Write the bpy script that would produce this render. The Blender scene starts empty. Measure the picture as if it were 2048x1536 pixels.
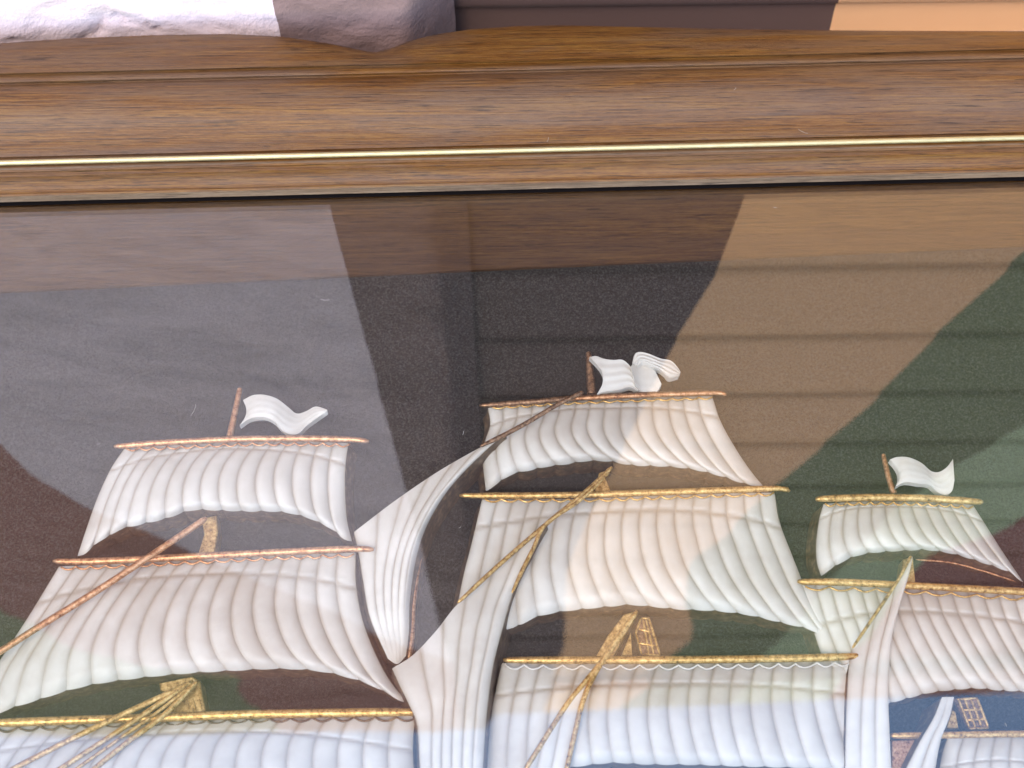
import bpy, bmesh, math, random
import numpy as np
from mathutils import Vector, Matrix, noise

random.seed(7)
C = bpy.context.scene.collection
SC = bpy.context.scene

# ------------------------------------------------------------------ camera, sky, light, exposure
H = 0.745                      # lens height over the glass (glass top = z 0)
F = 3000.0                     # focal length in photo pixels (2048 wide)
NADIR = math.radians(24.6)     # lens axis, measured from straight down, towards the wall (+Y)
ROLL = 0.012
_f = np.array([0, math.sin(NADIR), -math.cos(NADIR)])
_r0 = np.array([1.0, 0, 0])
_u0 = np.array([0, math.cos(NADIR), math.sin(NADIR)])
CR = _r0 * math.cos(ROLL) - _u0 * math.sin(ROLL)
CU = _u0 * math.cos(ROLL) + _r0 * math.sin(ROLL)
cam = bpy.data.cameras.new('camera')
cam_o = bpy.data.objects.new('camera', cam)
C.objects.link(cam_o)
cam_o.matrix_world = Matrix(((CR[0], CU[0], -_f[0], 0), (CR[1], CU[1], -_f[1], 0),
                             (CR[2], CU[2], -_f[2], H), (0, 0, 0, 1)))
cam.sensor_width = 36
cam.lens = 36 * F / 2048
cam.clip_start = 0.01
cam.clip_end = 500
cam.dof.use_dof = True
cam.dof.focus_distance = 0.82
cam.dof.aperture_fstop = 9
SC.camera = cam_o

SUN_EL, SUN_ROT = math.radians(58), math.radians(212)
world = bpy.data.worlds.new('World')
SC.world = world
world.use_nodes = True
_n = world.node_tree
_sky = _n.nodes.new('ShaderNodeTexSky')
_sky.sky_type = 'NISHITA'
_sky.sun_disc = False
_sky.sun_elevation = SUN_EL
_sky.sun_rotation = SUN_ROT
_sky.air_density = 1.3
_sky.dust_density = 1.0
_n.links.new(_sky.outputs[0], _n.nodes['Background'].inputs[0])
_n.nodes['Background'].inputs[1].default_value = 0.15
sun = bpy.data.lights.new('sun', 'SUN')
sun.energy = 0.55
sun.angle = math.radians(30)
sun.color = (1.0, 0.78, 0.52)
sun_o = bpy.data.objects.new('sun', sun)
C.objects.link(sun_o)
_sd = Vector((math.sin(SUN_ROT) * math.cos(SUN_EL), math.cos(SUN_ROT) * math.cos(SUN_EL), math.sin(SUN_EL)))
sun_o.rotation_euler = _sd.to_track_quat('Z', 'Y').to_euler()
sun_o.location = _sd * 10
SC.view_settings.view_transform = 'Standard'
SC.view_settings.look = 'None'
SC.view_settings.exposure = 2.12
SC.view_settings.gamma = 1.0
SC.cycles.max_bounces = 10
SC.cycles.transparent_max_bounces = 16

# ------------------------------------------------------------------ sight lines (used to survey real positions)
def ray(px, py):
    return _f + CR * ((px - 1024) / F) - CU * ((py - 768) / F)
def P(px, py, z):                       # the point of height z that the photo shows at (px, py)
    d = ray(px, py)
    return np.array([0, 0, H]) + d * ((z - H) / d[2])
def W(px, py, y):                       # the point of the wall plane y seen mirrored in the glass at (px, py)
    d = ray(px, py)
    t = y / d[1]
    return d[0] * t, -H - d[2] * t      # X, Z
def D_(px, py, y):                      # the point of the wall plane y seen directly
    d = ray(px, py)
    t = y / d[1]
    return d[0] * t, H + d[2] * t

# ------------------------------------------------------------------ object helpers
def thing(name, label, cat, loc):
    o = bpy.data.objects.new(name, None)
    o.empty_display_size = 0.05
    C.objects.link(o)
    o.location = loc
    o['label'] = label
    o['category'] = cat
    return o
def attach(o, parent):
    o.parent = parent
    o.matrix_parent_inverse = Matrix.Translation(parent.location).inverted() if parent.type == 'EMPTY' else Matrix.Identity(4)
def mesh_obj(name, verts, faces, mats, parent=None, smooth=True, mat_idx=None, attrs=None, kind=None, label=None):
    me = bpy.data.meshes.new(name)
    me.from_pydata([tuple(map(float, v)) for v in verts], [], [tuple(map(int, f)) for f in faces])
    for m in (mats if isinstance(mats, (list, tuple)) else [mats]):
        me.materials.append(m)
    if mat_idx is not None:
        me.polygons.foreach_set('material_index', list(mat_idx))
    me.polygons.foreach_set('use_smooth', [bool(smooth)] * len(me.polygons))
    for k, vals in (attrs or {}).items():
        a = me.attributes.new(k, 'FLOAT', 'POINT')
        a.data.foreach_set('value', [float(x) for x in vals])
    me.validate()
    me.update()
    o = bpy.data.objects.new(name, me)
    C.objects.link(o)
    if parent is not None:
        attach(o, parent)
    if kind:
        o['kind'] = kind
    if label:
        o['label'] = label
    return o
def fix_normals(o):
    bm = bmesh.new()
    bm.from_mesh(o.data)
    bmesh.ops.recalc_face_normals(bm, faces=bm.faces)
    bm.to_mesh(o.data)
    bm.free()
def sharpen(o, deg=35):
    o.data.set_sharp_from_angle(angle=math.radians(deg))

def catmull(pts, n):
    p = np.array(pts, float)
    if len(p) == 1:
        return np.repeat(p, n, 0)
    if len(p) == 2:
        t = np.linspace(0, 1, n)[:, None]
        return p[0] * (1 - t) + p[1] * t
    d = np.r_[0, np.cumsum(np.linalg.norm(np.diff(p, axis=0), axis=1))]
    d /= d[-1]
    ext = np.vstack([2 * p[0] - p[1], p, 2 * p[-1] - p[-2]])
    out = []
    for t in np.linspace(0, 1, n):
        i = min(max(np.searchsorted(d, t, 'right') - 1, 0), len(p) - 2)
        s = (t - d[i]) / max(d[i + 1] - d[i], 1e-9)
        a, b, c, e = ext[i:i + 4]
        out.append(0.5 * (2 * b + (c - a) * s + (2 * a - 5 * b + 4 * c - e) * s * s + (3 * b - a - 3 * c + e) * s ** 3))
    return np.array(out)

def tube_mesh(path, radii, sides=8, squash=1.0, jitter=0.0):
    path = np.array(path, float)
    n = len(path)
    V, Fc = [], []
    for i in range(n):
        t = path[min(i + 1, n - 1)] - path[max(i - 1, 0)]
        t /= np.linalg.norm(t) + 1e-12
        up = np.array([0, 0, 1.0])
        a = np.cross(t, up)
        if np.linalg.norm(a) < 1e-6:
            a = np.array([1.0, 0, 0])
        a /= np.linalg.norm(a)
        b = np.cross(a, t)
        r = radii[i]
        for k in range(sides):
            w = 2 * math.pi * k / sides
            q = r * (1 + jitter * random.uniform(-1, 1))
            V.append(path[i] + a * math.cos(w) * q + b * math.sin(w) * q * squash)
    for i in range(n - 1):
        for k in range(sides):
            Fc.append((i * sides + k, i * sides + (k + 1) % sides, (i + 1) * sides + (k + 1) % sides, (i + 1) * sides + k))
    Fc.append(tuple(range(sides))[::-1])
    Fc.append(tuple(range((n - 1) * sides, n * sides)))
    return V, Fc
def spar(name, pxs, z, wpx, mat, parent, n=60, z_end=None, taper=(0.75, 0.75), squash=1.0, jitter=0.02, wpx_end=None):
    """a round spar or rope lying along photo points at height z, wpx photo pixels thick"""
    c = catmull(pxs, n)
    zs = np.linspace(z, z if z_end is None else z_end, n)
    pts = np.array([P(x, y, zz) for (x, y), zz in zip(c, zs)])
    k = 0.44 * 0.273e-3 * np.linspace(wpx, wpx if wpx_end is None else wpx_end, n)
    s = np.linspace(0, 1, n)
    prof = np.minimum(1, np.minimum(taper[0] + (1 - taper[0]) * s / 0.12, taper[1] + (1 - taper[1]) * (1 - s) / 0.12))
    prof[0] *= 0.55
    prof[-1] *= 0.55
    V, Fc = tube_mesh(pts, k * prof, 10, squash, jitter)
    o = mesh_obj(name, V, Fc, mat, parent)
    fix_normals(o)
    return o
def slab(name, outline, z_top, z_bot, mat, parent, inset=0.0008):
    """a moulded plate with the outline the photo shows, chamfered top edge"""
    top = np.array([P(x, y, z_top) for x, y in outline])
    c = top.mean(0)
    ins = np.array([p + (c - p) / (np.linalg.norm(c - p) + 1e-9) * inset for p in top])
    mid = top.copy(); mid[:, 2] -= 0.0007
    bot = top.copy(); bot[:, 2] = z_bot
    n = len(outline)
    V = np.vstack([ins, mid, bot])
    Fc = [tuple(range(n))]
    for r in range(2):
        for i in range(n):
            j = (i + 1) % n
            Fc.append((r * n + i, (r + 1) * n + i, (r + 1) * n + j, r * n + j))
    o = mesh_obj(name, V, Fc, mat, parent, smooth=False)
    fix_normals(o)
    return o

# ------------------------------------------------------------------ material helpers
class NT:
    def __init__(self, name):
        self.m = bpy.data.materials.new(name)
        self.m.use_nodes = True
        self.t = self.m.node_tree
        self.b = self.t.nodes['Principled BSDF']
    def n(self, typ, **kw):
        nd = self.t.nodes.new(typ)
        for k, v in kw.items():
            setattr(nd, k, v)
        return nd
    def l(self, a, b):
        self.t.links.new(a, b)
    def val(self, node, **kw):
        for k, v in kw.items():
            node.inputs[k.replace('_', ' ')].default_value = v
        return node
    def coords(self, scale=(1, 1, 1), rot=(0, 0, 0)):
        tc = self.n('ShaderNodeTexCoord')
        mp = self.n('ShaderNodeMapping')
        mp.inputs['Scale'].default_value = scale
        mp.inputs['Rotation'].default_value = rot
        self.l(tc.outputs['Object'], mp.inputs['Vector'])
        return mp.outputs['Vector']
    def noise(self, vec, scale, detail=4, rough=0.55, dist=0.0):
        nd = self.n('ShaderNodeTexNoise')
        self.val(nd, Scale=scale, Detail=detail, Roughness=rough, Distortion=dist)
        self.l(vec, nd.inputs['Vector'])
        return nd.outputs['Fac']
    def ramp(self, fac, stops):
        r = self.n('ShaderNodeValToRGB')
        e = r.color_ramp.elements
        while len(e) < len(stops):
            e.new(0.5)
        for el, (p, c) in zip(e, stops):
            el.position = p
            el.color = (*c, 1) if len(c) == 3 else c
        self.l(fac, r.inputs['Fac'])
        return r.outputs['Color']
    def mix(self, fac, a, b, blend='MIX'):
        m = self.n('ShaderNodeMix', data_type='RGBA', blend_type=blend)
        if isinstance(fac, (int, float)):
            m.inputs[0].default_value = fac
        else:
            self.l(fac, m.inputs[0])
        for s, v in ((6, a), (7, b)):
            if isinstance(v, tuple):
                m.inputs[s].default_value = (*v, 1)
            else:
                self.l(v, m.inputs[s])
        return m.outputs[2]
    def math(self, op, a, b=None, clamp=False):
        m = self.n('ShaderNodeMath', operation=op, use_clamp=clamp)
        for i, v in enumerate((a, b)):
            if v is None:
                continue
            if isinstance(v, (int, float)):
                m.inputs[i].default_value = v
            else:
                self.l(v, m.inputs[i])
        return m.outputs[0]
    def bump(self, height, strength, dist):
        b = self.n('ShaderNodeBump')
        self.val(b, Strength=strength, Distance=dist)
        self.l(height, b.inputs['Height'])
        self.l(b.outputs['Normal'], self.b.inputs['Normal'])
    def attr(self, name):
        a = self.n('ShaderNodeAttribute', attribute_name=name)
        return a.outputs['Fac']

def wood_material(name, dark, mid, light, rough=0.38, yaw=0.0, coat=0.25, spec=0.3, dull=(0.078, 0.052, 0.038), wearf=0.35):
    w = NT(name)
    R_ = (0, 0, yaw)
    fine = w.noise(w.coords((3.0, 260, 260), R_), 4.0, 7, 0.72, 0.15)
    band = w.noise(w.coords((1.2, 22, 22), R_), 2.0, 5, 0.65, 1.2)
    spk = w.noise(w.coords((70, 480, 480), R_), 2.2, 3, 0.75)
    pore = w.noise(w.coords((16, 420, 420), R_), 2.6, 3, 0.65)
    s = w.math('ADD', w.math('ADD', w.math('MULTIPLY', fine, 0.55), w.math('MULTIPLY', spk, 0.22)), w.math('MULTIPLY', band, 0.23))
    col = w.ramp(s, [(0.385, dark), (0.485, mid), (0.60, light)])
    patch = w.noise(w.coords((1.5, 14, 14), R_), 2.3, 4, 0.6, 1.5)
    pf = w.ramp(patch, [(0.42, (0, 0, 0)), (0.62, (0.75, 0.75, 0.75))])
    col = w.mix(pf, col, w.mix(0.62, col, dull))
    pm = w.math('MULTIPLY', w.ramp(pore, [(0.34, (1, 1, 1)), (0.44, (0, 0, 0))]), 0.75)
    col = w.mix(pm, col, tuple(c * 0.35 for c in dark))
    wear = w.math('MULTIPLY', w.ramp(w.noise(w.coords((7, 330, 330), R_), 3.1, 4, 0.75), [(0.61, (0, 0, 0)), (0.70, (1, 1, 1))]), wearf)
    col = w.mix(wear, col, tuple(min(1, c * 1.5 + 0.025) for c in light))
    w.l(col, w.b.inputs['Base Color'])
    w.l(w.math('ADD', w.math('MULTIPLY', fine, 0.25), rough - 0.1), w.b.inputs['Roughness'])
    w.val(w.b, Coat_Weight=coat, Coat_Roughness=0.3, Specular_IOR_Level=spec)
    w.bump(w.math('ADD', fine, w.math('MULTIPLY', pore, 0.8)), 0.55, 0.0007)
    return w.m

FRAME_YAW = 0.0
# ------------------------------------------------------------------ surveyed lines of the frame
ZL = 0.006
_A, _B = P(0, 397, ZL), P(2048, 346, ZL)
E1 = (_B - _A) / np.linalg.norm(_B - _A)
E2 = np.array([-E1[1], E1[0], 0.0])
O0 = _A + E1 * (-_A[0] / E1[0])                    # inner lip line at x = 0
FRAME_YAW = math.atan2(E1[1], E1[0])
def s_of(px, py, z):
    return float((P(px, py, z) - O0) @ E2)
def e_of(px, py, z):
    return float((P(px, py, z) - O0) @ E1)

M = {}
M['frame_wood'] = wood_material('stained_frame_wood', (0.042, 0.0145, 0.002), (0.096, 0.035, 0.0048), (0.158, 0.073, 0.0125), 0.42, -FRAME_YAW, 0.06)
M['worn_wood'] = wood_material('worn_pale_frame_edge', (0.06, 0.035, 0.018), (0.13, 0.082, 0.048), (0.21, 0.145, 0.092), 0.5, -FRAME_YAW, 0.0)
M['liner_wood'] = wood_material('flat_liner_wood', (0.018, 0.0055, 0.001), (0.052, 0.0195, 0.0035), (0.098, 0.044, 0.010), 0.6, -FRAME_YAW, 0.0, 0.08, (0.046, 0.021, 0.009), 0.2)

w = NT('gilt_bead'); M['bead'] = w.m
nz = w.noise(w.coords((20, 200, 200)), 8, 3)
w.l(w.ramp(nz, [(0.3, (0.34, 0.27, 0.13)), (0.7, (0.46, 0.39, 0.22))]), w.b.inputs['Base Color'])
w.val(w.b, Metallic=0.55, Roughness=0.36)

w = NT('speckled_backing_felt'); M['backing'] = w.m
v = w.coords()
g1 = w.noise(v, 880, 3, 0.7)
g2 = w.noise(v, 5.0, 3, 0.6)
col = w.ramp(g1, [(0.34, (0.002, 0.002, 0.002)), (0.5, (0.0105, 0.0115, 0.0105)), (0.66, (0.040, 0.040, 0.036))])
col = w.mix(w.math('MULTIPLY', g2, 0.5), col, w.mix(0.5, col, (0.03, 0.018, 0.01)))
w.l(col, w.b.inputs['Base Color'])
w.val(w.b, Roughness=0.9, Specular_IOR_Level=0.08)
w.bump(g1, 0.5, 0.0006)

w = NT('antiqued_cream_sail'); M['sail'] = w.m
v = w.coords()
weave = w.noise(w.coords((1, 1, 1)), 1500, 2, 0.6)
mott = w.noise(v, 40, 4, 0.6)
pat = w.attr('patina_shade')
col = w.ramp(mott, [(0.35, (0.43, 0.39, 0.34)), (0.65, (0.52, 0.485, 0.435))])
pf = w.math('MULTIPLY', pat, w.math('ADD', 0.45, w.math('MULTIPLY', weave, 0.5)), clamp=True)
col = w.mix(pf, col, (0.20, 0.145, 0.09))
w.l(col, w.b.inputs['Base Color'])
w.val(w.b, Roughness=0.55)
w.bump(weave, 0.25, 0.0003)

w = NT('bronzed_relief_side'); M['side'] = w.m
nz = w.noise(w.coords((1, 1, 1)), 260, 3, 0.6)
w.l(w.ramp(nz, [(0.35, (0.045, 0.026, 0.014)), (0.55, (0.10, 0.06, 0.032)), (0.75, (0.24, 0.15, 0.075))]), w.b.inputs['Base Color'])
w.val(w.b, Roughness=0.5, Metallic=0.15)

def gold_material(name, dark, mid, light):
    w = NT(name)
    v = w.coords()
    nz = w.noise(v, 380, 5, 0.7)
    n2 = w.noise(v, 900, 2, 0.6)
    s = w.math('ADD', w.math('MULTIPLY', nz, 0.7), w.math('MULTIPLY', n2, 0.3))
    w.l(w.ramp(s, [(0.36, dark), (0.47, mid), (0.64, light)]), w.b.inputs['Base Color'])
    w.val(w.b, Metallic=0.7, Roughness=0.36)
    w.bump(s, 0.35, 0.0005)
    return w.m
M['copper'] = gold_material('rubbed_copper_paint', (0.10, 0.035, 0.012), (0.40, 0.18, 0.08), (0.68, 0.40, 0.22))
M['gold'] = gold_material('rubbed_gold_paint', (0.09, 0.042, 0.010), (0.42, 0.23, 0.065), (0.74, 0.50, 0.20))
M['bronze'] = gold_material('dark_bronze_paint', (0.05, 0.025, 0.012), (0.15, 0.075, 0.038), (0.42, 0.24, 0.13))
M['whitewash'] = M['sail']

# clear glass: a share of the light is mirrored at each face, the rest goes straight through
w = NT('picture_glass'); M['glass'] = w.m
w.t.nodes.remove(w.b)
geo = w.n('ShaderNodeNewGeometry')
dot = w.n('ShaderNodeVectorMath', operation='DOT_PRODUCT')
w.l(geo.outputs['Normal'], dot.inputs[0]); w.l(geo.outputs['Incoming'], dot.inputs[1])
c1 = w.math('SUBTRACT', 1.0, w.math('ABSOLUTE', dot.outputs['Value']), clamp=True)
fr = w.math('ADD', 0.085, w.math('MULTIPLY', 0.915, w.math('POWER', c1, 5.0)), clamp=True)
tr = w.n('ShaderNodeBsdfTransparent'); tr.inputs[0].default_value = (0.975, 0.985, 0.98, 1)
gl = w.n('ShaderNodeBsdfGlossy'); gl.inputs['Roughness'].default_value = 0.0
mx = w.n('ShaderNodeMixShader')
w.l(fr, mx.inputs[0]); w.l(tr.outputs[0], mx.inputs[1]); w.l(gl.outputs[0], mx.inputs[2])
w.l(mx.outputs[0], w.t.nodes['Material Output'].inputs['Surface'])

# ------------------------------------------------------------------ the wall behind: distances
s_out_px = [(-420, 118), (-200, 104), (0, 93), (140, 82), (300, 70), (430, 64), (555, 62), (640, 68), (720, 84), (770, 98), (790, 103), (812, 97),
            (850, 80), (890, 67), (950, 56), (1030, 49), (1100, 48), (1250, 53), (1400, 58), (1550, 61), (1700, 63), (2048, 66), (2300, 70), (2480, 82)]
Z_OUT = 0.026
out_e = np.array([e_of(x, y, Z_OUT) for x, y in s_out_px])
out_s = np.array([s_of(x, y, Z_OUT) for x, y in s_out_px])
DP = 0.572                       # front of the stone pillar
DW = 0.620                       # plane of the siding

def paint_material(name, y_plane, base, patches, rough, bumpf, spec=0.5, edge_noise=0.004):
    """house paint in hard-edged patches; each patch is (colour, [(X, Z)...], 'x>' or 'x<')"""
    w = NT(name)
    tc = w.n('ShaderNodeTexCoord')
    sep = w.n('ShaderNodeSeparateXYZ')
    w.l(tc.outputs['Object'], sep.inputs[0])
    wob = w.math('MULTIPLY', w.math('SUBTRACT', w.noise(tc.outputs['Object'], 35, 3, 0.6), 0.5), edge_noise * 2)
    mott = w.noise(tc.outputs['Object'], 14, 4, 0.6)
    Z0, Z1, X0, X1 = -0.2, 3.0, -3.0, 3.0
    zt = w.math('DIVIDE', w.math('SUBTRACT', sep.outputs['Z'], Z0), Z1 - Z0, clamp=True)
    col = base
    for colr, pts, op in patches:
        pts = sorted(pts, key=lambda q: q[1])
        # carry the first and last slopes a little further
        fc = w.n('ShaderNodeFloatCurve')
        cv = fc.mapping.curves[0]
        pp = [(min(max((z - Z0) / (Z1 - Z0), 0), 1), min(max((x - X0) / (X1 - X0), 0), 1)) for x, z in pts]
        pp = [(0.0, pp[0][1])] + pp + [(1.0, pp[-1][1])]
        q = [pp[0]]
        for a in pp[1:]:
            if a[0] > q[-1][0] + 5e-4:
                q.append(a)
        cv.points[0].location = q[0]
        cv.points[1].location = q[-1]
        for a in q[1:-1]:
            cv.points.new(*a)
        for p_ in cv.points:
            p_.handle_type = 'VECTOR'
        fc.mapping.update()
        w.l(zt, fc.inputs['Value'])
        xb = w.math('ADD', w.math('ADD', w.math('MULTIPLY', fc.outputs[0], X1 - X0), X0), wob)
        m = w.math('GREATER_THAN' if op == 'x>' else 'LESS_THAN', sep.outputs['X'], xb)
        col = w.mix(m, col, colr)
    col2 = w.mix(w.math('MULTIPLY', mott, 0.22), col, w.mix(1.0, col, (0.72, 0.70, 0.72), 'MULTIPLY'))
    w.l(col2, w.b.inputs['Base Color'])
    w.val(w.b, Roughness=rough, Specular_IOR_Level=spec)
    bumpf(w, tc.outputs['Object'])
    return w.m

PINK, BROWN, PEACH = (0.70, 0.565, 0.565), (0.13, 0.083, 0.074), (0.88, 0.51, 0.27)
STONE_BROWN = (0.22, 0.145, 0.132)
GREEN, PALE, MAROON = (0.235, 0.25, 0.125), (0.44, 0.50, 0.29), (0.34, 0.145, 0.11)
def WX(pts, y):
    return [W(a, b, y) for a, b in pts]
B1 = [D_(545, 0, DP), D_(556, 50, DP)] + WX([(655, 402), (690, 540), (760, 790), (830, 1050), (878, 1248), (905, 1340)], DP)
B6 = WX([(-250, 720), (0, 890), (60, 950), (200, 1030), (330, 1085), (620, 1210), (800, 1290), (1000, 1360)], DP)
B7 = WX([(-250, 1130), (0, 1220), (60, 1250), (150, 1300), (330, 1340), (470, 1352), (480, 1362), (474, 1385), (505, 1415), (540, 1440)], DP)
def stone_bump(w, v):
    a = w.noise(v, 22, 6, 0.62, 0.4)
    b = w.noise(v, 160, 3, 0.6)
    w.bump(w.math('ADD', a, w.math('MULTIPLY', b, 0.25)), 0.6, 0.006)
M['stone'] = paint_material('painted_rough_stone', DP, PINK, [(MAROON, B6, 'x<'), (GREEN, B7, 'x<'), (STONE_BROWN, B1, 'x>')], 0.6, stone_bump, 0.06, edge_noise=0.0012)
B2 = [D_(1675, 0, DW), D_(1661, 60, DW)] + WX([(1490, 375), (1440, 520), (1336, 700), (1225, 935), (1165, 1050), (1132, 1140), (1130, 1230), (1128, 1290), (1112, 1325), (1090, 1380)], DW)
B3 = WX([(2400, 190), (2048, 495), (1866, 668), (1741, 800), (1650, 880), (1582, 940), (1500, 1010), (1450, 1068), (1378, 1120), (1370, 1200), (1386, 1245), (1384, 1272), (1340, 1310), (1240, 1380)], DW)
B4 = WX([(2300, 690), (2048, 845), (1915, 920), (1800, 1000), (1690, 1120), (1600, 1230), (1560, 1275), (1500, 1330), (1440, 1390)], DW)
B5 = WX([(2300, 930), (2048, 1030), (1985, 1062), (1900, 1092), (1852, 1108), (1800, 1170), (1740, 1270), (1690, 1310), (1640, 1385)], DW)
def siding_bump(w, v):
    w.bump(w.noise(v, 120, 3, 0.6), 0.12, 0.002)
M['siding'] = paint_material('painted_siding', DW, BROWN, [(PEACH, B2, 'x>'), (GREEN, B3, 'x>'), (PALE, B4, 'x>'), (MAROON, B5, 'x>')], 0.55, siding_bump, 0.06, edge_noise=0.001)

w = NT('pale_concrete'); M['ground'] = w.m
v = w.coords()
w.l(w.ramp(w.noise(v, 3, 6, 0.65), [(0.3, (0.36, 0.34, 0.31)), (0.7, (0.50, 0.48, 0.44))]), w.b.inputs['Base Color'])
w.val(w.b, Roughness=0.9)
w.bump(w.noise(v, 90, 4, 0.6), 0.3, 0.01)

# ------------------------------------------------------------------ setting: ground
GZ = -0.062
mesh_obj('pavement', [(-60, -60, GZ), (60, -60, GZ), (60, 60, GZ), (-60, 60, GZ)], [(0, 1, 2, 3)], M['ground'], kind='structure')

# ------------------------------------------------------------------ siding wall
wall = thing('siding_wall', 'glossy lap siding wall painted in brown, peach and green patches beyond the frame', 'wall', (0.5, DW, GZ))
xa, za = W(-200, 1448, DW)
xb_, zb = W(2200, 1342, DW)
slope = (zb - za) / (xb_ - xa)
def top_z(x):
    return za + slope * (x - xa)
PITCH = 0.1322
prof = [(0.0008, 0.0), (0.0024, 0.0020), (0.0040, 0.0052), (0.0048, 0.0090), (0.0050, 0.014), (0.0048, 0.024), (0.0038, 0.06), (0.0025, 0.105), (0.0012, PITCH + 0.003)]
XL_, XR_ = -1.9, 1.9
k = 0
zk = -0.028
while zk < 2.6:
    ztop = zk + PITCH
    xr = min(XR_, xa + (ztop + 0.02 - za) / slope) if slope < 0 else XR_
    if xr > XL_ + 0.2:
        seg = 12
        V, Fc = [], []
        for i in range(seg + 1):
            x = XL_ + (xr - XL_) * i / seg
            for (dy, dz) in prof:
                V.append((x, DW - dy, zk + dz))
        m_ = len(prof)
        for i in range(seg):
            for j in range(m_ - 1):
                Fc.append((i * m_ + j, (i + 1) * m_ + j, (i + 1) * m_ + j + 1, i * m_ + j + 1))
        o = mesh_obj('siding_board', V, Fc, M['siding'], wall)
        sharpen(o, 50)
    zk += PITCH
# sheathing behind the boards, following the sloping top
V = []
for y in (DW + 0.002, DW + 0.15):
    V += [(XL_, y, GZ), (XR_, y, GZ), (XR_, y, top_z(XR_) - 0.01), (XL_, y, top_z(XL_) - 0.01)]
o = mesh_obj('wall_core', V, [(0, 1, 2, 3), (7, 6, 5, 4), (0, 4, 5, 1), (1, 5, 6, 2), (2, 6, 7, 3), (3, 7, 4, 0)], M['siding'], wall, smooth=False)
V = []
for y in (DW - 0.030, DW - 0.0145):
    V += [(XL_, y, top_z(XL_) - 0.16), (XR_, y, top_z(XR_) - 0.16), (XR_, y, top_z(XR_)), (XL_, y, top_z(XL_))]
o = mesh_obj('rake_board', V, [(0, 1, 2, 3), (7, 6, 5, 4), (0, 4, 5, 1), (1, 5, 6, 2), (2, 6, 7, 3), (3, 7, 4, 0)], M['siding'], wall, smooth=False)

# ------------------------------------------------------------------ stone pillar: rough blocks with a splayed right return
pillar = thing('stone_pillar', 'rough stone pillar painted pinkish white and brown touching the picture frame', 'pillar', (-0.3, DP, GZ))
xc, _ = D_(817, 60, DP)
xc2, _ = W(866, 520, DP)
XC = 0.5 * (xc + xc2)
XBK, _ = D_(926, 20, DW)
XBK2, _ = W(934, 520, DW)
XBK = 0.5 * (XBK + XBK2)
XPL = -0.95
z_lo = GZ
TOPP = top_z(-0.6) - 0.02
joints = [GZ, TOPP + 0.02]
CRACK = []
for pth in ([(188, 22), (214, 20), (232, 32), (252, 47), (288, 46), (312, 60)], [(206, 30), (203, 48), (196, 66)], [(160, 84), (196, 66)], [(10, 78), (40, 84)], [(60, 40), (100, 38)]):
    for (a0, b0), (a1, b1) in zip(pth[:-1], pth[1:]):
        CRACK.append((*D_(a0, b0, DP), *D_(a1, b1, DP)))
for bi in range(len(joints) - 1):
    a, b = joints[bi] + (0.003 if bi else 0), joints[bi + 1] - 0.003
    res = 0.0042
    # outline in plan: left end, face, corner, splayed return
    plan = []
    nx = int((XC - XPL) / res)
    for i in range(nx + 1):
        plan.append((XPL + (XC - XPL) * i / nx, DP, 0.0, -1.0))
    rl = math.hypot(XBK - XC, DW - 0.012 - DP)
    nr = max(4, int(rl / res))
    nrm = np.array([DW - 0.012 - DP, -(XBK - XC)]); nrm /= np.linalg.norm(nrm)
    for i in range(1, nr + 1):
        t = i / nr
        plan.append((XC + (XBK - XC) * t, DP + (DW - 0.012 - DP) * t, nrm[0], nrm[1]))
    plan = np.array(plan)
    nz_ = max(3, int((b - a) / res))
    V, Fc = [], []
    npn = len(plan)
    for j in range(nz_ + 1):
        z = a + (b - a) * j / nz_
        ed = min(z - a, b - z)
        pill = -0.005 * max(0, 1 - (ed if bi else b - z) / 0.014) ** 2
        for i, (x, y, nx_, ny_) in enumerate(plan):
            q = Vector((x * 7 + bi * 3.1, y * 7, z * 9))
            d = 0.0042 * noise.fractal(q, 0.9, 2.1, 4) + 0.0046 * noise.ridged_multi_fractal(q * 0.6, 1.0, 2.2, 3, 1.0, 2.0) - 0.0065
            d += 0.0012 * noise.noise(Vector((x * 70, y * 70, z * 70)))
            dcorner = abs(i - nx) * res
            d -= 0.002 * max(0, 1 - dcorner / 0.007) ** 2
            d = min(d, 0.0035)
            if bi == 0 and z < 0.06:
                for (x0, z0, x1, z1) in CRACK:
                    tt = min(1, max(0, ((x - x0) * (x1 - x0) + (z - z0) * (z1 - z0)) / ((x1 - x0) ** 2 + (z1 - z0) ** 2)))
                    dd = math.hypot(x - x0 - tt * (x1 - x0), z - z0 - tt * (z1 - z0))
                    d -= 0.0032 * math.exp(-(dd / 0.0016) ** 2)
            if i > nx:
                d *= 0.35
            V.append((x + nx_ * (d + pill), y + ny_ * (d + pill), z))
    for j in range(nz_):
        for i in range(npn - 1):
            Fc.append((j * npn + i, j * npn + i + 1, (j + 1) * npn + i + 1, (j + 1) * npn + i))
    # top and bottom caps back to the siding plane
    base = len(V)
    for j in (0, nz_):
        off = len(V)
        for i in range(npn):
            x, y = plan[i][0], DW - 0.012
            V.append((x, y, a if j == 0 else b))
        for i in range(npn - 1):
            p0, p1, q0, q1 = j * npn + i, j * npn + i + 1, off + i, off + i + 1
            Fc.append((p0, q0, q1, p1) if j == 0 else (p0, p1, q1, q0))
    mesh_obj('stone_block', V, Fc, M['stone'], pillar)

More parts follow.
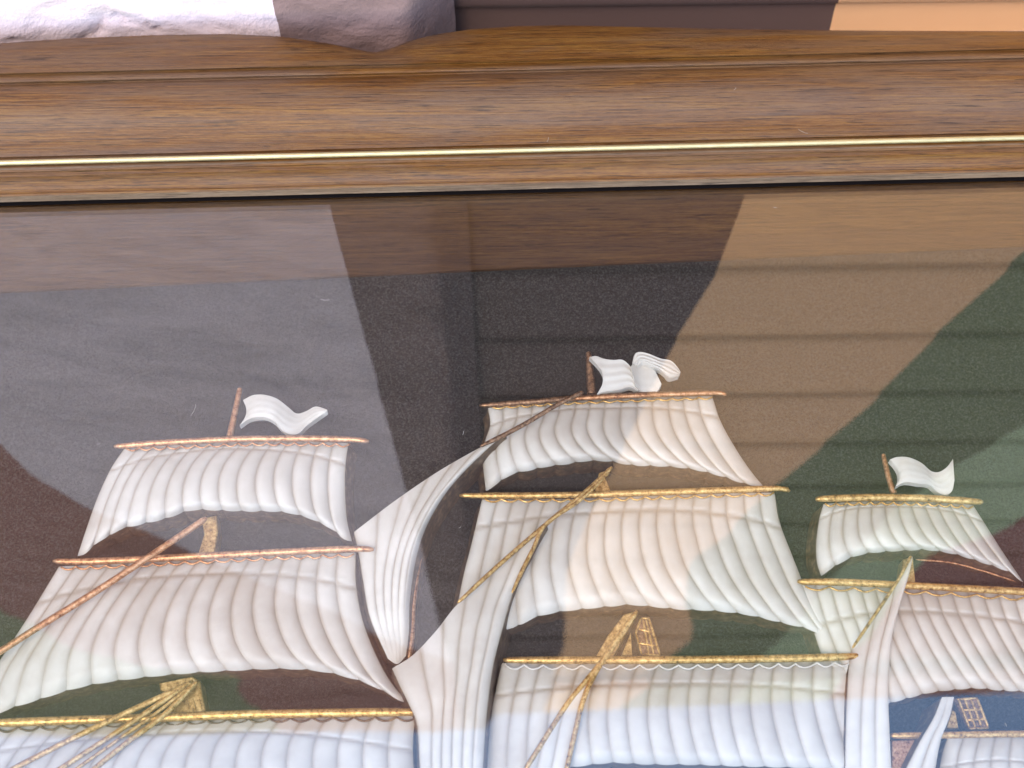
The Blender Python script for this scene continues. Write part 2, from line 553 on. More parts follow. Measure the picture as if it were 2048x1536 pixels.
# ------------------------------------------------------------------ framed picture
BACK = -0.036
pic = thing('framed_picture', 'varnished wooden picture frame with gilt bead, scalloped edge and reflecting glass', 'picture frame', (0, 0.1, GZ))
HALF, DEEP = 0.44, 0.66             # inner half width, inner height of the opening
pr = [(386, -0.006), (386, 0.0026), (379, 0.0030), (376, 0.0040), (368, 0.0088), (364, 0.0097), (360, 0.0096), (350, 0.0108), (334, 0.0150), (329, 0.0172),
      (326, 0.0174), (321, 0.0176), (319, 0.0188), (315, 0.0192), (311, 0.0190), (308, 0.0180), (304, 0.0176), (292, 0.0176), (289, 0.0190), (284, 0.0196), (270, 0.0203),
      (252, 0.0222), (232, 0.0252), (212, 0.0280), (190, 0.0302), (170, 0.0312), (155, 0.0313), (149, 0.0308), (146, 0.0290), (143, 0.0291), (140, 0.0308),
      (136, 0.0312), (131, 0.0310), (128, 0.0292), (125, 0.0292), (122, 0.0314)]
ps = []
for py, z in pr:
    ps.append((s_of(1024, py, z), z))
ps[0] = (ps[2][0] + 0.010, -0.006)
ps[1] = (ps[2][0] + 0.010, 0.0030)
s_last = ps[-1][0]
outer = [(0.25, 0.0308), (0.55, 0.0298), (0.85, 0.0276), (0.955, 0.0262), (1.0, 0.0232), (1.0, 0.012), (1.0, -0.02), (1.0, -0.055)]
S_MEAN = float(np.mean(out_s))
bead_s, bead_z = s_of(1024, 300, 0.0195), 0.0192

def world_pt(org, d, o_, e, s, z):
    return np.array([org[0] + d[0] * e + o_[0] * s, org[1] + d[1] * e + o_[1] * s, z])
corners = [(-HALF, 0.0), (HALF, 0.0), (HALF, -DEEP), (-HALF, -DEEP)]
rails = []
for ri in range(4):
    (a0, b0), (a1, b1) = corners[ri], corners[(ri + 1) % 4]
    L = math.hypot(a1 - a0, b1 - b0)
    d2 = np.array([(a1 - a0) / L, (b1 - b0) / L])
    o2 = np.array([-d2[1], d2[0]])
    org = O0 + E1 * a0 + E2 * b0
    dirw = E1 * d2[0] + E2 * d2[1]
    outw = E1 * o2[0] + E2 * o2[1]
    nseg = 340 if ri == 0 else 24
    V, Fc = [], []
    full = None
    for i in range(nseg + 1):
        t = i / nseg
        e_c = L * t
        so = S_MEAN
        if ri == 0:
            e_abs = a0 + e_c
            so = float(np.interp(e_abs, out_e, out_s))
            if abs(e_abs) > 0.36:
                wgt = min(1, (abs(e_abs) - 0.36) / 0.06)
                so = so * (1 - wgt) + S_MEAN * wgt
        sec = list(ps) + [(s_last + (so - s_last) * f_, z_) for f_, z_ in outer]
        sec.append((ps[0][0], -0.055))
        for (s, z) in sec:
            e = -s + (L + 2 * s) * t               # mitred ends
            V.append(world_pt(org, dirw, outw, e, s, z))
    m_ = len(sec)
    for i in range(nseg):
        for j in range(m_):
            j2 = (j + 1) % m_
            Fc.append((i * m_ + j, (i + 1) * m_ + j, (i + 1) * m_ + j2, i * m_ + j2))
    Fc.append(tuple(range(m_))); Fc.append(tuple(range(nseg * m_, (nseg + 1) * m_))[::-1])
    wornset = {2, 3, 13}
    midx = [1 if (q % m_) in wornset else 0 for q in range(nseg * m_)] + [0, 0]
    o = mesh_obj('frame_rail', V, Fc, [M['frame_wood'], M['worn_wood']], pic, mat_idx=midx)
    fix_normals(o)
    sharpen(o, 40)
    rails.append(o)
    # gilt bead lying in its groove: a sub-part of the rail
    pts = [world_pt(org, dirw, outw, -bead_s + (L + 2 * bead_s) * i / 40, bead_s, bead_z) for i in range(41)]
    V, Fc = tube_mesh(pts, [0.0016] * 41, 12)
    b = mesh_obj('gilt_bead', V, Fc, M['bead'], o)
    b.matrix_parent_inverse = Matrix.Identity(4)
    b.parent = o
    b.matrix_parent_inverse = Matrix.Translation(pic.location) @ Matrix.Translation(pic.location).inverted()
    fix_normals(b)
# liner: flat inner strip of wood falling from under the lip to the backing
la, lb = P(0, 580, BACK + 0.002), P(2048, 490, BACK + 0.002)
lin_in = [float((la - O0) @ E2), float((lb - O0) @ E2)]
lin_e = [float((la - O0) @ E1), float((lb - O0) @ E1)]
def lin_s(e):
    return lin_in[0] + (lin_in[1] - lin_in[0]) * (e - lin_e[0]) / (lin_e[1] - lin_e[0])
lin_w = -lin_s(0.0)
for ri in range(4):
    (a0, b0), (a1, b1) = corners[ri], corners[(ri + 1) % 4]
    L = math.hypot(a1 - a0, b1 - b0)
    d2 = np.array([(a1 - a0) / L, (b1 - b0) / L]); o2 = np.array([-d2[1], d2[0]])
    org = O0 + E1 * a0 + E2 * b0
    dirw = E1 * d2[0] + E2 * d2[1]; outw = E1 * o2[0] + E2 * o2[1]
    V = []
    for t in np.linspace(0, 1, 25):
        s_in = lin_s(a0 + L * t) if ri == 0 else -lin_w
        for (s, z) in ((0.009, -0.0062), (0.0, -0.0066), (s_in, BACK + 0.0030), (s_in - 0.0006, BACK + 0.0022), (s_in - 0.0006, BACK - 0.004), (0.009, BACK - 0.004)):
            V.append(world_pt(org, dirw, outw, -s + (L + 2 * s) * t, s, z))
    Fc = []
    for i in range(24):
        for j in range(6):
            j2 = (j + 1) % 6
            Fc.append((i * 6 + j, (i + 1) * 6 + j, (i + 1) * 6 + j2, i * 6 + j2))
    Fc.append(tuple(range(6))); Fc.append(tuple(range(24 * 6, 25 * 6))[::-1])
    o = mesh_obj('liner_strip', V, Fc, M['liner_wood'], pic)
    fix_normals(o); sharpen(o, 20)
def frame_box(name, e0, e1, s0, s1, z0, z1, mat):
    V = []
    for z in (z0, z1):
        for (e, s) in ((e0, s0), (e1, s0), (e1, s1), (e0, s1)):
            p = O0 + E1 * e + E2 * s
            V.append((p[0], p[1], z))
    o = mesh_obj(name, V, [(0, 3, 2, 1), (4, 5, 6, 7), (0, 1, 5, 4), (1, 2, 6, 5), (2, 3, 7, 6), (3, 0, 4, 7)], mat, pic, smooth=False)
    return o
frame_box('backing_board', -HALF - 0.005, HALF + 0.005, -DEEP - 0.005, 0.005, BACK - 0.003, BACK, M['backing'])
w = NT('black_lip_shade'); M['lip_shade'] = w.m  # added black strip standing in for the shade under the frame lip
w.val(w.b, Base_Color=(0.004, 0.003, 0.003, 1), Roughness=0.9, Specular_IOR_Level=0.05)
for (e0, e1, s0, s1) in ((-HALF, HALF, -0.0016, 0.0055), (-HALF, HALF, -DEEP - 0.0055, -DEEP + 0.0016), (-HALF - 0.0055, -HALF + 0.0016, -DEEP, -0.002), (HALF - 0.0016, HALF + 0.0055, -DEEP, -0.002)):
    frame_box('lip_shade_strip', e0, e1, s0 , s1, 0.0004, 0.0010, M['lip_shade'])
frame_box('glass_pane', -HALF - 0.006, HALF + 0.006, -DEEP - 0.006, 0.006, -0.0025, 0.0, M['glass'])

# ------------------------------------------------------------------ the moulded ship
ship = thing('ship_relief', 'moulded sailing ship relief with puffed cream sails behind the framed glass', 'ship relief', (0.0, 0.2, BACK))

def sail(top, right, bottom, left, strips, zt=-0.022, zb=-0.025, belly=0.013, bow=0.0, reef=None, puff=0.0013, scallop=2.6, lift=0.0,
         rows=46, cols=7, curl=0.0045, name='sail', flare=0.0035, zshape=None, label=None, reefs=None):
    """a bellied sail between four traced edges: a skirted body plus one mesh per cloth strip"""
    nu = strips * cols + 1
    T, B = catmull(top, nu), catmull(bottom, nu)
    Lf, R = catmull(left, rows), catmull(right, rows)
    us, vs = np.linspace(0, 1, nu), np.linspace(0, 1, rows)
    V = np.zeros((rows, nu, 3)); pat = np.zeros((rows, nu))
    ph = random.uniform(0, 6)
    for j, v in enumerate(vs):
        for i, u in enumerate(us):
            p = (1 - v) * T[i] + v * B[i] + (1 - u) * Lf[j] + u * R[j] - ((1 - u) * (1 - v) * T[0] + u * (1 - v) * T[-1] + (1 - u) * v * B[0] + u * v * B[-1])
            t = (i % cols) / cols
            ridge = 1 - abs(2 * t - 1) ** 2.4
            wl = np.linalg.norm(((1 - v) * (T[-1] - T[0]) + v * (B[-1] - B[0])) * 0.5 + (R[j] - Lf[j]) * 0.5) / strips
            wk = min(1.0, wl / 24.0) ** 2
            p = p + np.array([-bow * math.sin(math.pi * v) * 4 * u * (1 - u), 0])
            p = p + np.array([0, scallop * ridge * max(0, (v - 0.85) / 0.15)])
            bell = 1 - abs(2 * u - 1) ** 2.6
            g = math.sin(math.pi * 0.62 * v)
            z = zt + (zb - zt) * v + belly * bell * g + lift
            if zshape:
                z = zshape(u, v) + lift
            z += puff * wk * ridge * min(1, 0.35 + v * 4) - 0.0003
            if curl and v > 0.88:
                z -= curl * ((v - 0.88) / 0.12) ** 2 * (0.4 + 0.6 * bell)
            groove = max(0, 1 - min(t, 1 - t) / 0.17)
            soft = max(0, (t - 0.5) / 0.5) ** 1.5 if t > 0 else 1.0  # painted shade up each strip's right side, over the groove wash
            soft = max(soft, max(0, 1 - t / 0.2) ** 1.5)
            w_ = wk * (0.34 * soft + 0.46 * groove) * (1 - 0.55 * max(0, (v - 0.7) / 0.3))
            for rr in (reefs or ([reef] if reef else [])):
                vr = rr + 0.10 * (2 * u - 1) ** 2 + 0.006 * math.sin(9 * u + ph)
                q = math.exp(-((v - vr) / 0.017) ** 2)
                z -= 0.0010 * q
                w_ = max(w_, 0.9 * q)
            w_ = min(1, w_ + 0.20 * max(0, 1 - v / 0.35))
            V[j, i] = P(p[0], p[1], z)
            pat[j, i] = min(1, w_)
    # body: perimeter skirt down to the backing
    per = [(0, i) for i in range(nu)] + [(j, nu - 1) for j in range(1, rows)] + [(rows - 1, i) for i in range(nu - 2, -1, -1)] + [(j, 0) for j in range(rows - 2, 0, -1)]
    cen = V.reshape(-1, 3).mean(0)
    sv, sf = [], []
    n = len(per)
    for (j, i) in per:
        p = V[j, i]
        sv.append(p + np.array([0, 0, -0.0001]))
    for (j, i) in per:
        p = V[j, i].copy()
        ox = (-flare if i == 0 else flare if i == nu - 1 else 0) * (0.5 if j in (0, rows - 1) else 1)
        oy = 0.0
        if j == rows - 1 and 0 < i < nu - 1:
            oy = 0.0005
        sv.append(np.array([p[0] + ox, p[1] + oy, BACK - 0.0005]))
    for k_ in range(n):
        k2 = (k_ + 1) % n
        sf.append((k_, k2, n + k2, n + k_))
    body = mesh_obj(name, sv, sf, M['side'], ship, label=label)
    fix_normals(body)
    sharpen(body, 50)
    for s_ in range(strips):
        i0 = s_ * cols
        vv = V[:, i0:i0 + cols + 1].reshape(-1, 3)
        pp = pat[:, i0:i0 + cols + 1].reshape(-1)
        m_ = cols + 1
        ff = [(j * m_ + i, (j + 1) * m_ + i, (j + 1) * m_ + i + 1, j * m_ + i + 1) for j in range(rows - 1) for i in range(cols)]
        st = mesh_obj('sail_strip', vv, ff, M['sail'], None, attrs={'patina_shade': pp})
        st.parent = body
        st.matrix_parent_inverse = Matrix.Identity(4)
    return V

def lacing(top_px, n_loops, z, mat, amp=6.0, dy=6.0, wpx=4.0):
    c = catmull(top_px, n_loops * 8 + 1)
    pts = []
    for i, (x, y) in enumerate(c):
        ph = (i % 8) / 8
        pts.append((x, y + dy + amp * abs(math.sin(math.pi * ph)) + random.uniform(-.4, .4)))
    V, Fc = tube_mesh([P(x, y, z) for x, y in pts], [0.5 * 0.273e-3 * wpx] * len(pts), 6, 1.0, 0.1)
    o = mesh_obj('lacing', V, Fc, mat, ship)
    fix_normals(o)

def flag(top, bottom, zf, depth=0.005, n=40, hollow=0.0, ribs=0.00012, name='flag', parent=None):
    T, B = catmull(top, n), catmull(bottom, n)
    m_ = 15
    V = []
    for i in range(n):
        u = i / (n - 1)
        for j in range(m_):
            v = j / (m_ - 1)
            p = T[i] * (1 - v) + B[i] * v
            p = p + np.array([hollow * math.sin(math.pi * v) * max(0, 1 - u * 3) ** 2, 0])
            z = zf(u) + 0.0008 * math.sin(math.pi * v) + ribs * math.sin(v * 24 + u * 3)
            V.append(P(p[0], p[1], z))
    Fc = [(i * m_ + j, (i + 1) * m_ + j, (i + 1) * m_ + j + 1, i * m_ + j + 1) for i in range(n - 1) for j in range(m_ - 1)]
    per = [i * m_ for i in range(n)] + [(n - 1) * m_ + j for j in range(1, m_)] + [i * m_ + m_ - 1 for i in range(n - 2, -1, -1)] + [j for j in range(m_ - 2, 0, -1)]
    off = len(V)
    for q in per:
        p = V[q].copy(); p[2] -= depth; V.append(p)
    k_ = len(per)
    for a in range(k_):
        b = (a + 1) % k_
        Fc.append((per[a], per[b], off + b, off + a))
    Fc.append(tuple(range(off, off + k_)))
    o = mesh_obj(name, V, Fc, M['sail'], ship if parent is None else None)
    if parent is not None:
        o.parent = parent
        o.matrix_parent_inverse = Matrix.Identity(4)
    fix_normals(o)
    sharpen(o, 60)
    return o

# ---- fore mast, on the left
L1Y = [(228, 893), (330, 885), (480, 878), (620, 877), (705, 879), (738, 883)]
spar('yard', L1Y, -0.0185, 15, M['copper'], ship)
sail(top=[(248, 898), (350, 890), (480, 884), (600, 883), (697, 886)], right=[(697, 886), (691, 930), (690, 980), (694, 1040), (704, 1083)],
     bottom=[(155, 1112), (172, 1104), (196, 1083), (217, 1071), (244, 1056), (282, 1047), (333, 1035), (367, 1023), (395, 1018), (436, 1019), (490, 1021), (559, 1022), (613, 1033), (661, 1055), (685, 1074), (704, 1083)],
     left=[(248, 898), (222, 937), (195, 995), (172, 1060), (155, 1112)], strips=15, bow=16, reef=0.12)
lacing([(252, 890), (350, 886), (480, 880), (600, 879), (700, 882)], 16, -0.0195, M['copper'])
spar('mast', [(480, 776), (470, 825), (459, 875)], -0.022, 13, M['copper'], ship, wpx_end=17, taper=(0.9, 1))
flag([(486, 800), (507, 790), (531, 790), (555, 798), (576, 814), (593, 827), (613, 822), (631, 813), (654, 819)],
     [(479, 851), (501, 837), (528, 834), (548, 843), (563, 859), (580, 868), (598, 866), (615, 850), (654, 822)], lambda u: -0.0165 + 0.003 * math.sin(u * 6.5), hollow=10)
slab('mast', [(402, 1036), (433, 1030), (436, 1060), (428, 1112), (395, 1112), (408, 1068)], -0.024, BACK - 0.0005, M['gold'], ship)
L2Y = [(106, 1122), (160, 1123), (250, 1120), (420, 1111), (560, 1104), (700, 1098), (747, 1099)]
spar('yard', L2Y, -0.0185, 16, M['copper'], ship)
sail(top=[(118, 1133), (250, 1127), (420, 1118), (560, 1111), (711, 1105)], right=[(711, 1105), (712, 1170), (725, 1240), (750, 1306), (780, 1362), (815, 1404)],
     bottom=[(-64, 1462), (0, 1424), (76, 1398), (164, 1372), (248, 1358), (360, 1346), (460, 1340), (560, 1336), (640, 1341), (713, 1358), (761, 1378), (801, 1400), (815, 1404)],
     left=[(118, 1133), (62, 1225), (20, 1290), (-30, 1370), (-64, 1462)], strips=17, bow=22, reef=0.13, lift=0.0005)
lacing([(122, 1128), (250, 1123), (420, 1114), (560, 1107), (708, 1102)], 19, -0.0195, M['copper'])
L3Y = [(-60, 1450), (0, 1446), (160, 1440), (320, 1435), (480, 1429), (650, 1426), (817, 1424), (872, 1425)]
spar('yard', L3Y, -0.0185, 19, M['gold'], ship)
sail(top=[(-60, 1456), (160, 1446), (320, 1441), (480, 1436), (650, 1433), (832, 1432)], right=[(832, 1432), (826, 1480), (828, 1540), (840, 1620), (860, 1690)],
     bottom=[(-200, 1720), (0, 1660), (200, 1620), (420, 1605), (640, 1620), (860, 1690)], left=[(-60, 1456), (-110, 1540), (-160, 1640), (-200, 1720)],
     strips=20, bow=24, reef=0.17, lift=0.0005)
lacing([(-50, 1453), (160, 1443), (320, 1438), (480, 1432), (650, 1429), (835, 1428)], 21, -0.0200, M['side'], amp=8)
# stays of the fore mast
spar('stay_rope', [(413, 1036), (330, 1092), (200, 1178), (90, 1246), (0, 1303), (-60, 1340)], -0.0105, 15, M['copper'], ship, taper=(1, 1))
for pts, wd in (([(384, 1366), (290, 1408), (180, 1460), (90, 1505), (0, 1552), (-60, 1585)], 13), ([(386, 1362), (300, 1420), (210, 1480), (110, 1545), (30, 1600)], 12),
                ([(392, 1364), (310, 1428), (230, 1484), (150, 1540), (70, 1600)], 8), ([(396, 1362), (330, 1428), (250, 1488), (180, 1545), (110, 1605)], 12)):
    spar('stay_rope', pts, -0.0165, wd, M['gold'], ship, taper=(0.8, 1), z_end=-0.0075)
slab('mast_top', [(318, 1366), (384, 1352), (400, 1362), (404, 1390), (412, 1424), (320, 1432), (352, 1396), (320, 1380)], -0.021, BACK - 0.0005, M['gold'], ship)
for q in range(3):
    spar('baluster', [(372 + 13 * q, 1398), (378 + 13 * q, 1420)], -0.0205, 4, M['gold'], ship, n=8)

# ---- staysails between fore and main mast
sail(top=[(708, 1064), (788, 1003), (870, 947), (940, 906), (1012, 868)], right=[(1012, 868), (985, 889), (932, 940), (888, 992), (852, 1056), (832, 1120), (820, 1200), (818, 1262), (812, 1312)],
     bottom=[(776, 1318), (795, 1328), (812, 1312)], left=[(708, 1064), (718, 1110), (726, 1160), (740, 1235), (776, 1318)],
     strips=6, puff=0.0009, scallop=0, curl=0, rows=40, zshape=lambda u, v: (-0.022 + 0.011 * u) * (1 - v) - 0.026 * v + 0.006 * math.sin(math.pi * v) * (0.35 + 0.65 * u) * min(1, (1 - u) * 6))
spar('stay_rope', [(848, 1075), (836, 1130), (826, 1210), (824, 1270), (818, 1318)], -0.029, 13, M['copper'], ship)
sail(top=[(784, 1337), (826, 1310), (872, 1262), (917, 1206), (1000, 1128), (1094, 1047)], right=[(1094, 1047), (1068, 1098), (1044, 1146), (1026, 1185), (1002, 1269), (985, 1340), (973, 1436), (966, 1536), (960, 1640)],
     bottom=[(848, 1640), (900, 1650), (960, 1640)], left=[(784, 1337), (800, 1372), (816, 1405), (834, 1450), (840, 1540), (848, 1640)],
     strips=6, puff=0.0009, scallop=0, curl=0, rows=44, zshape=lambda u, v: (-0.0185 + 0.0105 * u ** 0.7) * (1 - v) - 0.0145 * v + 0.0035 * math.sin(math.pi * v) * min(1, (1 - u) * 6))

# ---- main mast
spar('mast', [(1177, 704), (1180, 745), (1184, 790)], -0.023, 13, M['bronze'], ship, wpx_end=24, taper=(0.9, 1))
main_flag = flag([(1179, 714), (1192, 712), (1206, 717), (1226, 720), (1242, 719), (1252, 724), (1262, 735), (1270, 752)], [(1194, 788), (1206, 784), (1226, 781), (1240, 779), (1250, 776), (1259, 774), (1266, 776), (1276, 782)],
     lambda u: -0.0160 - 0.003 * u * u, hollow=20, ribs=0.0003)
flag([(1262, 732), (1270, 726), (1284, 729), (1299, 735), (1310, 741)], [(1271, 770), (1283, 783), (1299, 786), (1314, 783), (1323, 768)], lambda u: -0.0150 - 0.0045 * math.sin(math.pi * u), name='flag_fold', parent=main_flag)
flag([(1265, 724), (1268, 711), (1274, 705), (1284, 704), (1299, 708), (1321, 717), (1341, 721), (1354, 733), (1361, 744)], [(1277, 733), (1285, 727), (1293, 728), (1300, 731), (1307, 735), (1318, 739), (1328, 746), (1338, 756), (1357, 752)],
     lambda u: -0.0165 + 0.003 * math.sin(u * 3.3), name='flag_fold', parent=main_flag, ribs=0.0003)
M1Y = [(959, 811), (1060, 804), (1150, 796), (1300, 789), (1430, 785), (1452, 789)]
spar('yard', M1Y, -0.0195, 13, M['bronze'], ship)
spar('yard', [(1146, 797), (1300, 790), (1430, 786), (1453, 790)], -0.0183, 11, M['copper'], ship)
sail(top=[(976, 816), (1060, 810), (1150, 802), (1300, 795), (1424, 792)], right=[(1424, 792), (1440, 840), (1470, 895), (1500, 940), (1526, 972)],
     bottom=[(972, 982), (999, 962), (1027, 946), (1064, 938), (1092, 932), (1130, 927), (1167, 921), (1194, 920), (1225, 922), (1259, 928), (1293, 930), (1345, 932), (1396, 939), (1447, 952), (1490, 966), (1526, 972)],
     left=[(976, 816), (980, 850), (968, 890), (966, 930), (972, 982)], strips=15, bow=20, reef=0.12, zt=-0.0225)
lacing([(985, 808), (1150, 798), (1300, 792), (1425, 788)], 16, -0.0203, M['gold'], amp=4)
spar('stay_rope', [(1166, 784), (1110, 812), (1060, 842), (1008, 870), (960, 893)], -0.0085, 11, M['bronze'], ship, taper=(1, 0.6))
M2Y = [(919, 991), (1050, 991), (1180, 989), (1300, 985), (1450, 980), (1560, 977), (1579, 983)]
spar('yard', M2Y, -0.0185, 15, M['gold'], ship)
slab('mast', [(1198, 945), (1222, 936), (1212, 956), (1222, 984), (1188, 986)], -0.022, BACK - 0.0005, M['gold'], ship)
sail(top=[(964, 999), (1050, 999), (1180, 997), (1300, 992), (1450, 987), (1549, 985)], right=[(1549, 985), (1558, 1040), (1580, 1100), (1622, 1200), (1680, 1298)],
     bottom=[(905, 1268), (960, 1265), (1015, 1256), (1041, 1248), (1071, 1233), (1119, 1222), (1171, 1216), (1222, 1211), (1260, 1208), (1307, 1212), (1359, 1217), (1427, 1220), (1495, 1228), (1564, 1244), (1621, 1258), (1659, 1280), (1680, 1298)],
     left=[(964, 999), (945, 1080), (925, 1160), (905, 1268)], strips=18, bow=20, reef=0.12)
lacing([(970, 992), (1180, 991), (1300, 987), (1450, 982), (1548, 979)], 18, -0.0195, M['gold'])
spar('stay_rope', [(1224, 934), (1170, 984), (1090, 1050), (1000, 1128), (915, 1206)], -0.0062, 10, M['gold'], ship, taper=(1, 0.7))
spar('stay_rope', [(1218, 945), (1160, 1000), (1092, 1048), (1066, 1098), (1042, 1146), (1024, 1186)], -0.0058, 9, M['gold'], ship, taper=(0.8, 0.6))
slab('mast', [(1248, 1228), (1276, 1221), (1262, 1248), (1225, 1316), (1190, 1316), (1216, 1270)], -0.022, BACK - 0.0005, M['gold'], ship)
slab('mast', [(1262, 1263), (1265, 1312), (1242, 1312)], -0.026, BACK - 0.0005, M['gold'], ship)
slab('ratlines', [(1283, 1233), (1298, 1234), (1306, 1262), (1312, 1290), (1321, 1311), (1284, 1312), (1272, 1270), (1270, 1254)], -0.026, BACK - 0.0005, M['bronze'], ship)
for a, b in (((1282, 1236), (1271, 1268)), ((1272, 1268), (1284, 1310)), ((1286, 1236), (1298, 1310)), ((1291, 1234), (1308, 1310)), ((1297, 1234), (1320, 1310)), ((1277, 1258), (1303, 1264)), ((1277, 1286), (1311, 1292)), ((1284, 1308), (1320, 1311)), ((1283, 1236), (1298, 1237))):
    spar('ratline_bar', [a, b], -0.0255, 5, M['gold'], ship, n=10, jitter=0.15)
M3Y = [(1006, 1320), (1200, 1320), (1400, 1319), (1600, 1316), (1700, 1313), (1746, 1312)]
spar('yard', M3Y, -0.0185, 17, M['gold'], ship)
sail(top=[(1004, 1326), (1150, 1328), (1300, 1328), (1500, 1326), (1704, 1322)], right=[(1704, 1322), (1708, 1400), (1725, 1470), (1748, 1545)],
     bottom=[(968, 1560), (1060, 1545), (1149, 1532), (1224, 1524), (1292, 1527), (1400, 1528), (1480, 1531), (1600, 1534), (1700, 1540), (1748, 1545)],
     left=[(1004, 1326), (992, 1380), (978, 1460), (968, 1560)], strips=18, bow=10, reef=0.2)
lacing([(1010, 1325), (1200, 1326), (1400, 1325), (1600, 1322), (1704, 1318)], 18, -0.0195, M['sail'], amp=9, dy=4)
spar('stay_rope', [(1274, 1222), (1235, 1282), (1180, 1352), (1140, 1400), (1108, 1448), (1050, 1540)], -0.0088, 11, M['gold'], ship, taper=(1, 1))
spar('stay_rope', [(1270, 1226), (1200, 1330), (1168, 1396), (1150, 1465), (1132, 1545)], -0.0086, 11, M['gold'], ship, taper=(1, 1))
sail(top=[(1040, 1560), (1108, 1450), (1140, 1402), (1181, 1352)], right=[(1181, 1352), (1166, 1400), (1150, 1468), (1131, 1540), (1115, 1620)], bottom=[(1020, 1650), (1070, 1640), (1115, 1620)],
     left=[(1040, 1560), (1030, 1600), (1020, 1650)], strips=3, puff=0.0006, scallop=0, curl=0, zshape=lambda u, v: -0.0085 - 0.004 * v)

# ---- mizzen mast, on the right
spar('mast', [(1766, 908), (1776, 950), (1788, 988)], -0.022, 11, M['copper'], ship, wpx_end=16, taper=(0.9, 1))
flag([(1780, 919), (1795, 914), (1818, 915), (1843, 926), (1862, 942), (1878, 944), (1894, 934), (1906, 918)], [(1792, 973), (1811, 964), (1837, 967), (1858, 970), (1874, 983), (1890, 990), (1904, 982), (1909, 960)],
     lambda u: -0.016 + 0.003 * math.sin(u * 6 + 0.4), hollow=12)
R1Y = [(1631, 998), (1720, 995), (1800, 995), (1880, 998), (1966, 1004)]
spar('yard', R1Y, -0.0185, 17, M['gold'], ship)
sail(top=[(1647, 1008), (1720, 1003), (1800, 1003), (1880, 1005), (1946, 1010)], right=[(1946, 1010), (1965, 1040), (2003, 1100), (2046, 1164)],
     bottom=[(1642, 1152), (1652, 1143), (1678, 1126), (1704, 1113), (1735, 1105), (1767, 1102), (1821, 1099), (1852, 1098), (1906, 1106), (1957, 1121), (2017, 1142), (2046, 1164)],
     left=[(1647, 1008), (1638, 1040), (1632, 1090), (1634, 1125), (1642, 1152)], strips=12, bow=6, reef=0.12)
lacing([(1650, 1001), (1720, 998), (1800, 998), (1880, 1001), (1946, 1006)], 13, -0.0195, M['gold'])
spar('stay_rope', [(1832, 1119), (1900, 1125), (1960, 1140), (2040, 1166)], -0.030, 5, M['copper'], ship, taper=(0.5, 0.5))
R2Y = [(1595, 1163), (1700, 1165), (1800, 1170), (1950, 1178), (2060, 1184), (2140, 1190)]
spar('yard', R2Y, -0.0192, 17, M['gold'], ship)
slab('mast', [(1806, 1118), (1826, 1112), (1832, 1170), (1800, 1170)], -0.0245, BACK - 0.0005, M['gold'], ship)
sail(top=[(1600, 1170), (1700, 1172), (1800, 1177), (1950, 1185), (2120, 1196)], right=[(2120, 1196), (2140, 1260), (2180, 1340), (2230, 1430)],
     bottom=[(1690, 1440), (1740, 1420), (1776, 1406), (1811, 1396), (1859, 1384), (1906, 1378), (1954, 1375), (2001, 1379), (2060, 1383), (2140, 1400), (2230, 1430)],
     left=[(1600, 1170), (1620, 1240), (1650, 1330), (1690, 1440)], strips=17, bow=4, reef=0.22, zt=-0.0232, belly=0.010)
lacing([(1610, 1167), (1700, 1169), (1800, 1174), (1950, 1182), (2100, 1191)], 10, -0.0200, M['gold'], amp=7)
spar('stay_rope', [(1822, 1112), (1795, 1162), (1755, 1222), (1705, 1296)], -0.0105, 7, M['gold'], ship, taper=(1, 0.8))
sail(top=[(1703, 1298), (1760, 1222), (1798, 1160), (1826, 1112)], right=[(1826, 1112), (1818, 1150), (1803, 1200), (1787, 1260), (1779, 1330), (1777, 1400), (1779, 1460), (1783, 1545)],
     bottom=[(1690, 1545), (1740, 1550), (1783, 1545)], left=[(1703, 1298), (1697, 1340), (1692, 1440), (1690, 1545)],
     strips=3, puff=0.0008, scallop=0, curl=0, rows=40, zshape=lambda u, v: (-0.0195 + 0.0095 * u) * (1 - v) - 0.0195 * v + 0.002 * math.sin(math.pi * v))
slab('ratlines', [(1905, 1396), (1955, 1394), (1968, 1425), (1978, 1456), (1937, 1460), (1918, 1420)], -0.026, BACK - 0.0005, M['bronze'], ship)
for a, b in (((1916, 1396), (1940, 1458)), ((1928, 1395), (1952, 1458)), ((1941, 1395), (1964, 1456)), ((1953, 1394), (1977, 1456)), ((1912, 1399), (1954, 1396)), ((1926, 1420), (1962, 1419)), ((1934, 1440), (1972, 1438)), ((1938, 1458), (1978, 1456))):
    spar('ratline_bar', [a, b], -0.0255, 6, M['gold'], ship, n=10, jitter=0.15)
slab('mast', [(1905, 1418), (1912, 1424), (1918, 1458), (1892, 1458)], -0.026, BACK - 0.0005, M['gold'], ship)
spar('yard', [(1780, 1471), (1830, 1471), (1900, 1470), (2000, 1468), (2120, 1468)], -0.0205, 15, M['gold'], ship)
slab('mast', [(1783, 1480), (1842, 1478), (1832, 1500), (1812, 1545), (1783, 1560)], -0.0235, BACK - 0.0005, M['copper'], ship)
sail(top=[(1895, 1476), (1960, 1475), (2040, 1475), (2120, 1476)], right=[(2120, 1476), (2130, 1540), (2150, 1620)], bottom=[(1868, 1620), (1960, 1612), (2060, 1612), (2150, 1620)],
     left=[(1895, 1476), (1882, 1520), (1868, 1620)], strips=7, bow=4, reef=0.35, zt=-0.0225, belly=0.009)
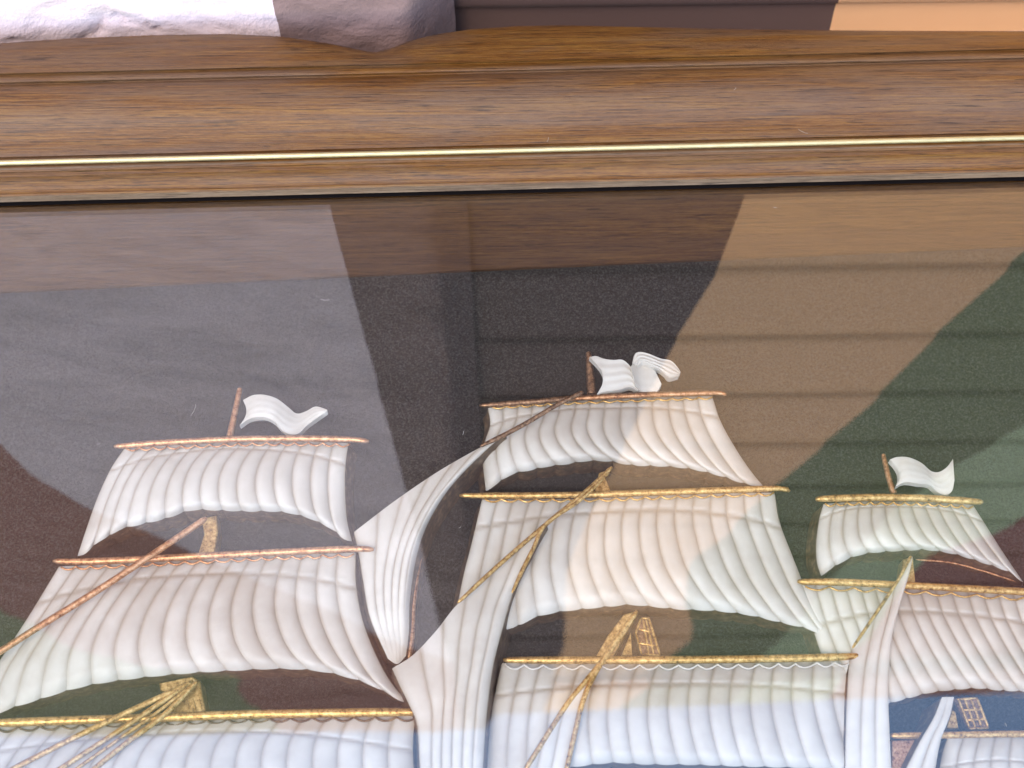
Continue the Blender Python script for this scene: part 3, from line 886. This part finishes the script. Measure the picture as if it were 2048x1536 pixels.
sail(top=[(1884, 1394), (1908, 1394)], right=[(1908, 1394), (1900, 1432), (1882, 1480), (1871, 1536), (1862, 1600)], bottom=[(1775, 1600), (1820, 1604), (1862, 1600)],
     left=[(1884, 1394), (1868, 1434), (1840, 1482), (1810, 1540), (1775, 1600)], strips=2, puff=0.0012, scallop=0, curl=0, zshape=lambda u, v: -0.012 - 0.002 * v)


# ------------------------------------------------------------------ dust and lint lying on the glass and the frame
w = NT('pale_lint'); M['lint'] = w.m
w.val(w.b, Base_Color=(0.40, 0.36, 0.32, 1), Roughness=0.9)
rs = random.Random(11)
prof_s = np.array([p_[0] for p_ in ps[2:]]); prof_z = np.array([p_[1] for p_ in ps[2:]])
order = np.argsort(prof_s)
V, Fc = [], []
spots = [(388, 820, 26, 80), (1606, 263, 22, -18), (1096, 279, 12, 70), (198, 888, 6, 20), (650, 600, 18, 5), (920, 1055, 5, 40), (1690, 330, 70, 14), (1550, 415, 8, 0), (1470, 178, 9, 50)]
for _ in range(5):
    spots.append((rs.uniform(0, 2048), rs.uniform(60, 1500), rs.uniform(2, 9), rs.uniform(0, 180)))
for (px, py, ln, ang) in spots:
    p = P(px, py, 0.0)
    sv_ = float((p - O0) @ E2)
    z = 0.0
    for _k in range(4):
        p = P(px, py, z)
        sv_ = float((p - O0) @ E2)
        z = 0.0002 if sv_ < 0 else float(np.interp(sv_, prof_s[order], prof_z[order])) + 0.0003
    if sv_ > S_MEAN * 0.85 or (0 <= sv_ < 0.004):
        continue
    a = math.radians(ang + rs.uniform(-12, 12))
    path = []
    for q in range(6):
        t_ = q / 5 - 0.5
        bend = (t_ * t_ - 0.1) * ln * 0.35
        path.append(np.array([p[0] + 0.273e-3 * (t_ * ln * math.cos(a) - bend * math.sin(a)), p[1] + 0.273e-3 * (t_ * ln * math.sin(a) + bend * math.cos(a)), z + 0.00012]))
    tv, tf = tube_mesh(path, [0.00007] * 6, 4)
    off = len(V)
    V += [tuple(q) for q in tv]
    Fc += [tuple(i_ + off for i_ in f_) for f_ in tf]
mesh_obj('lint', V, Fc, M['lint'], kind='stuff')
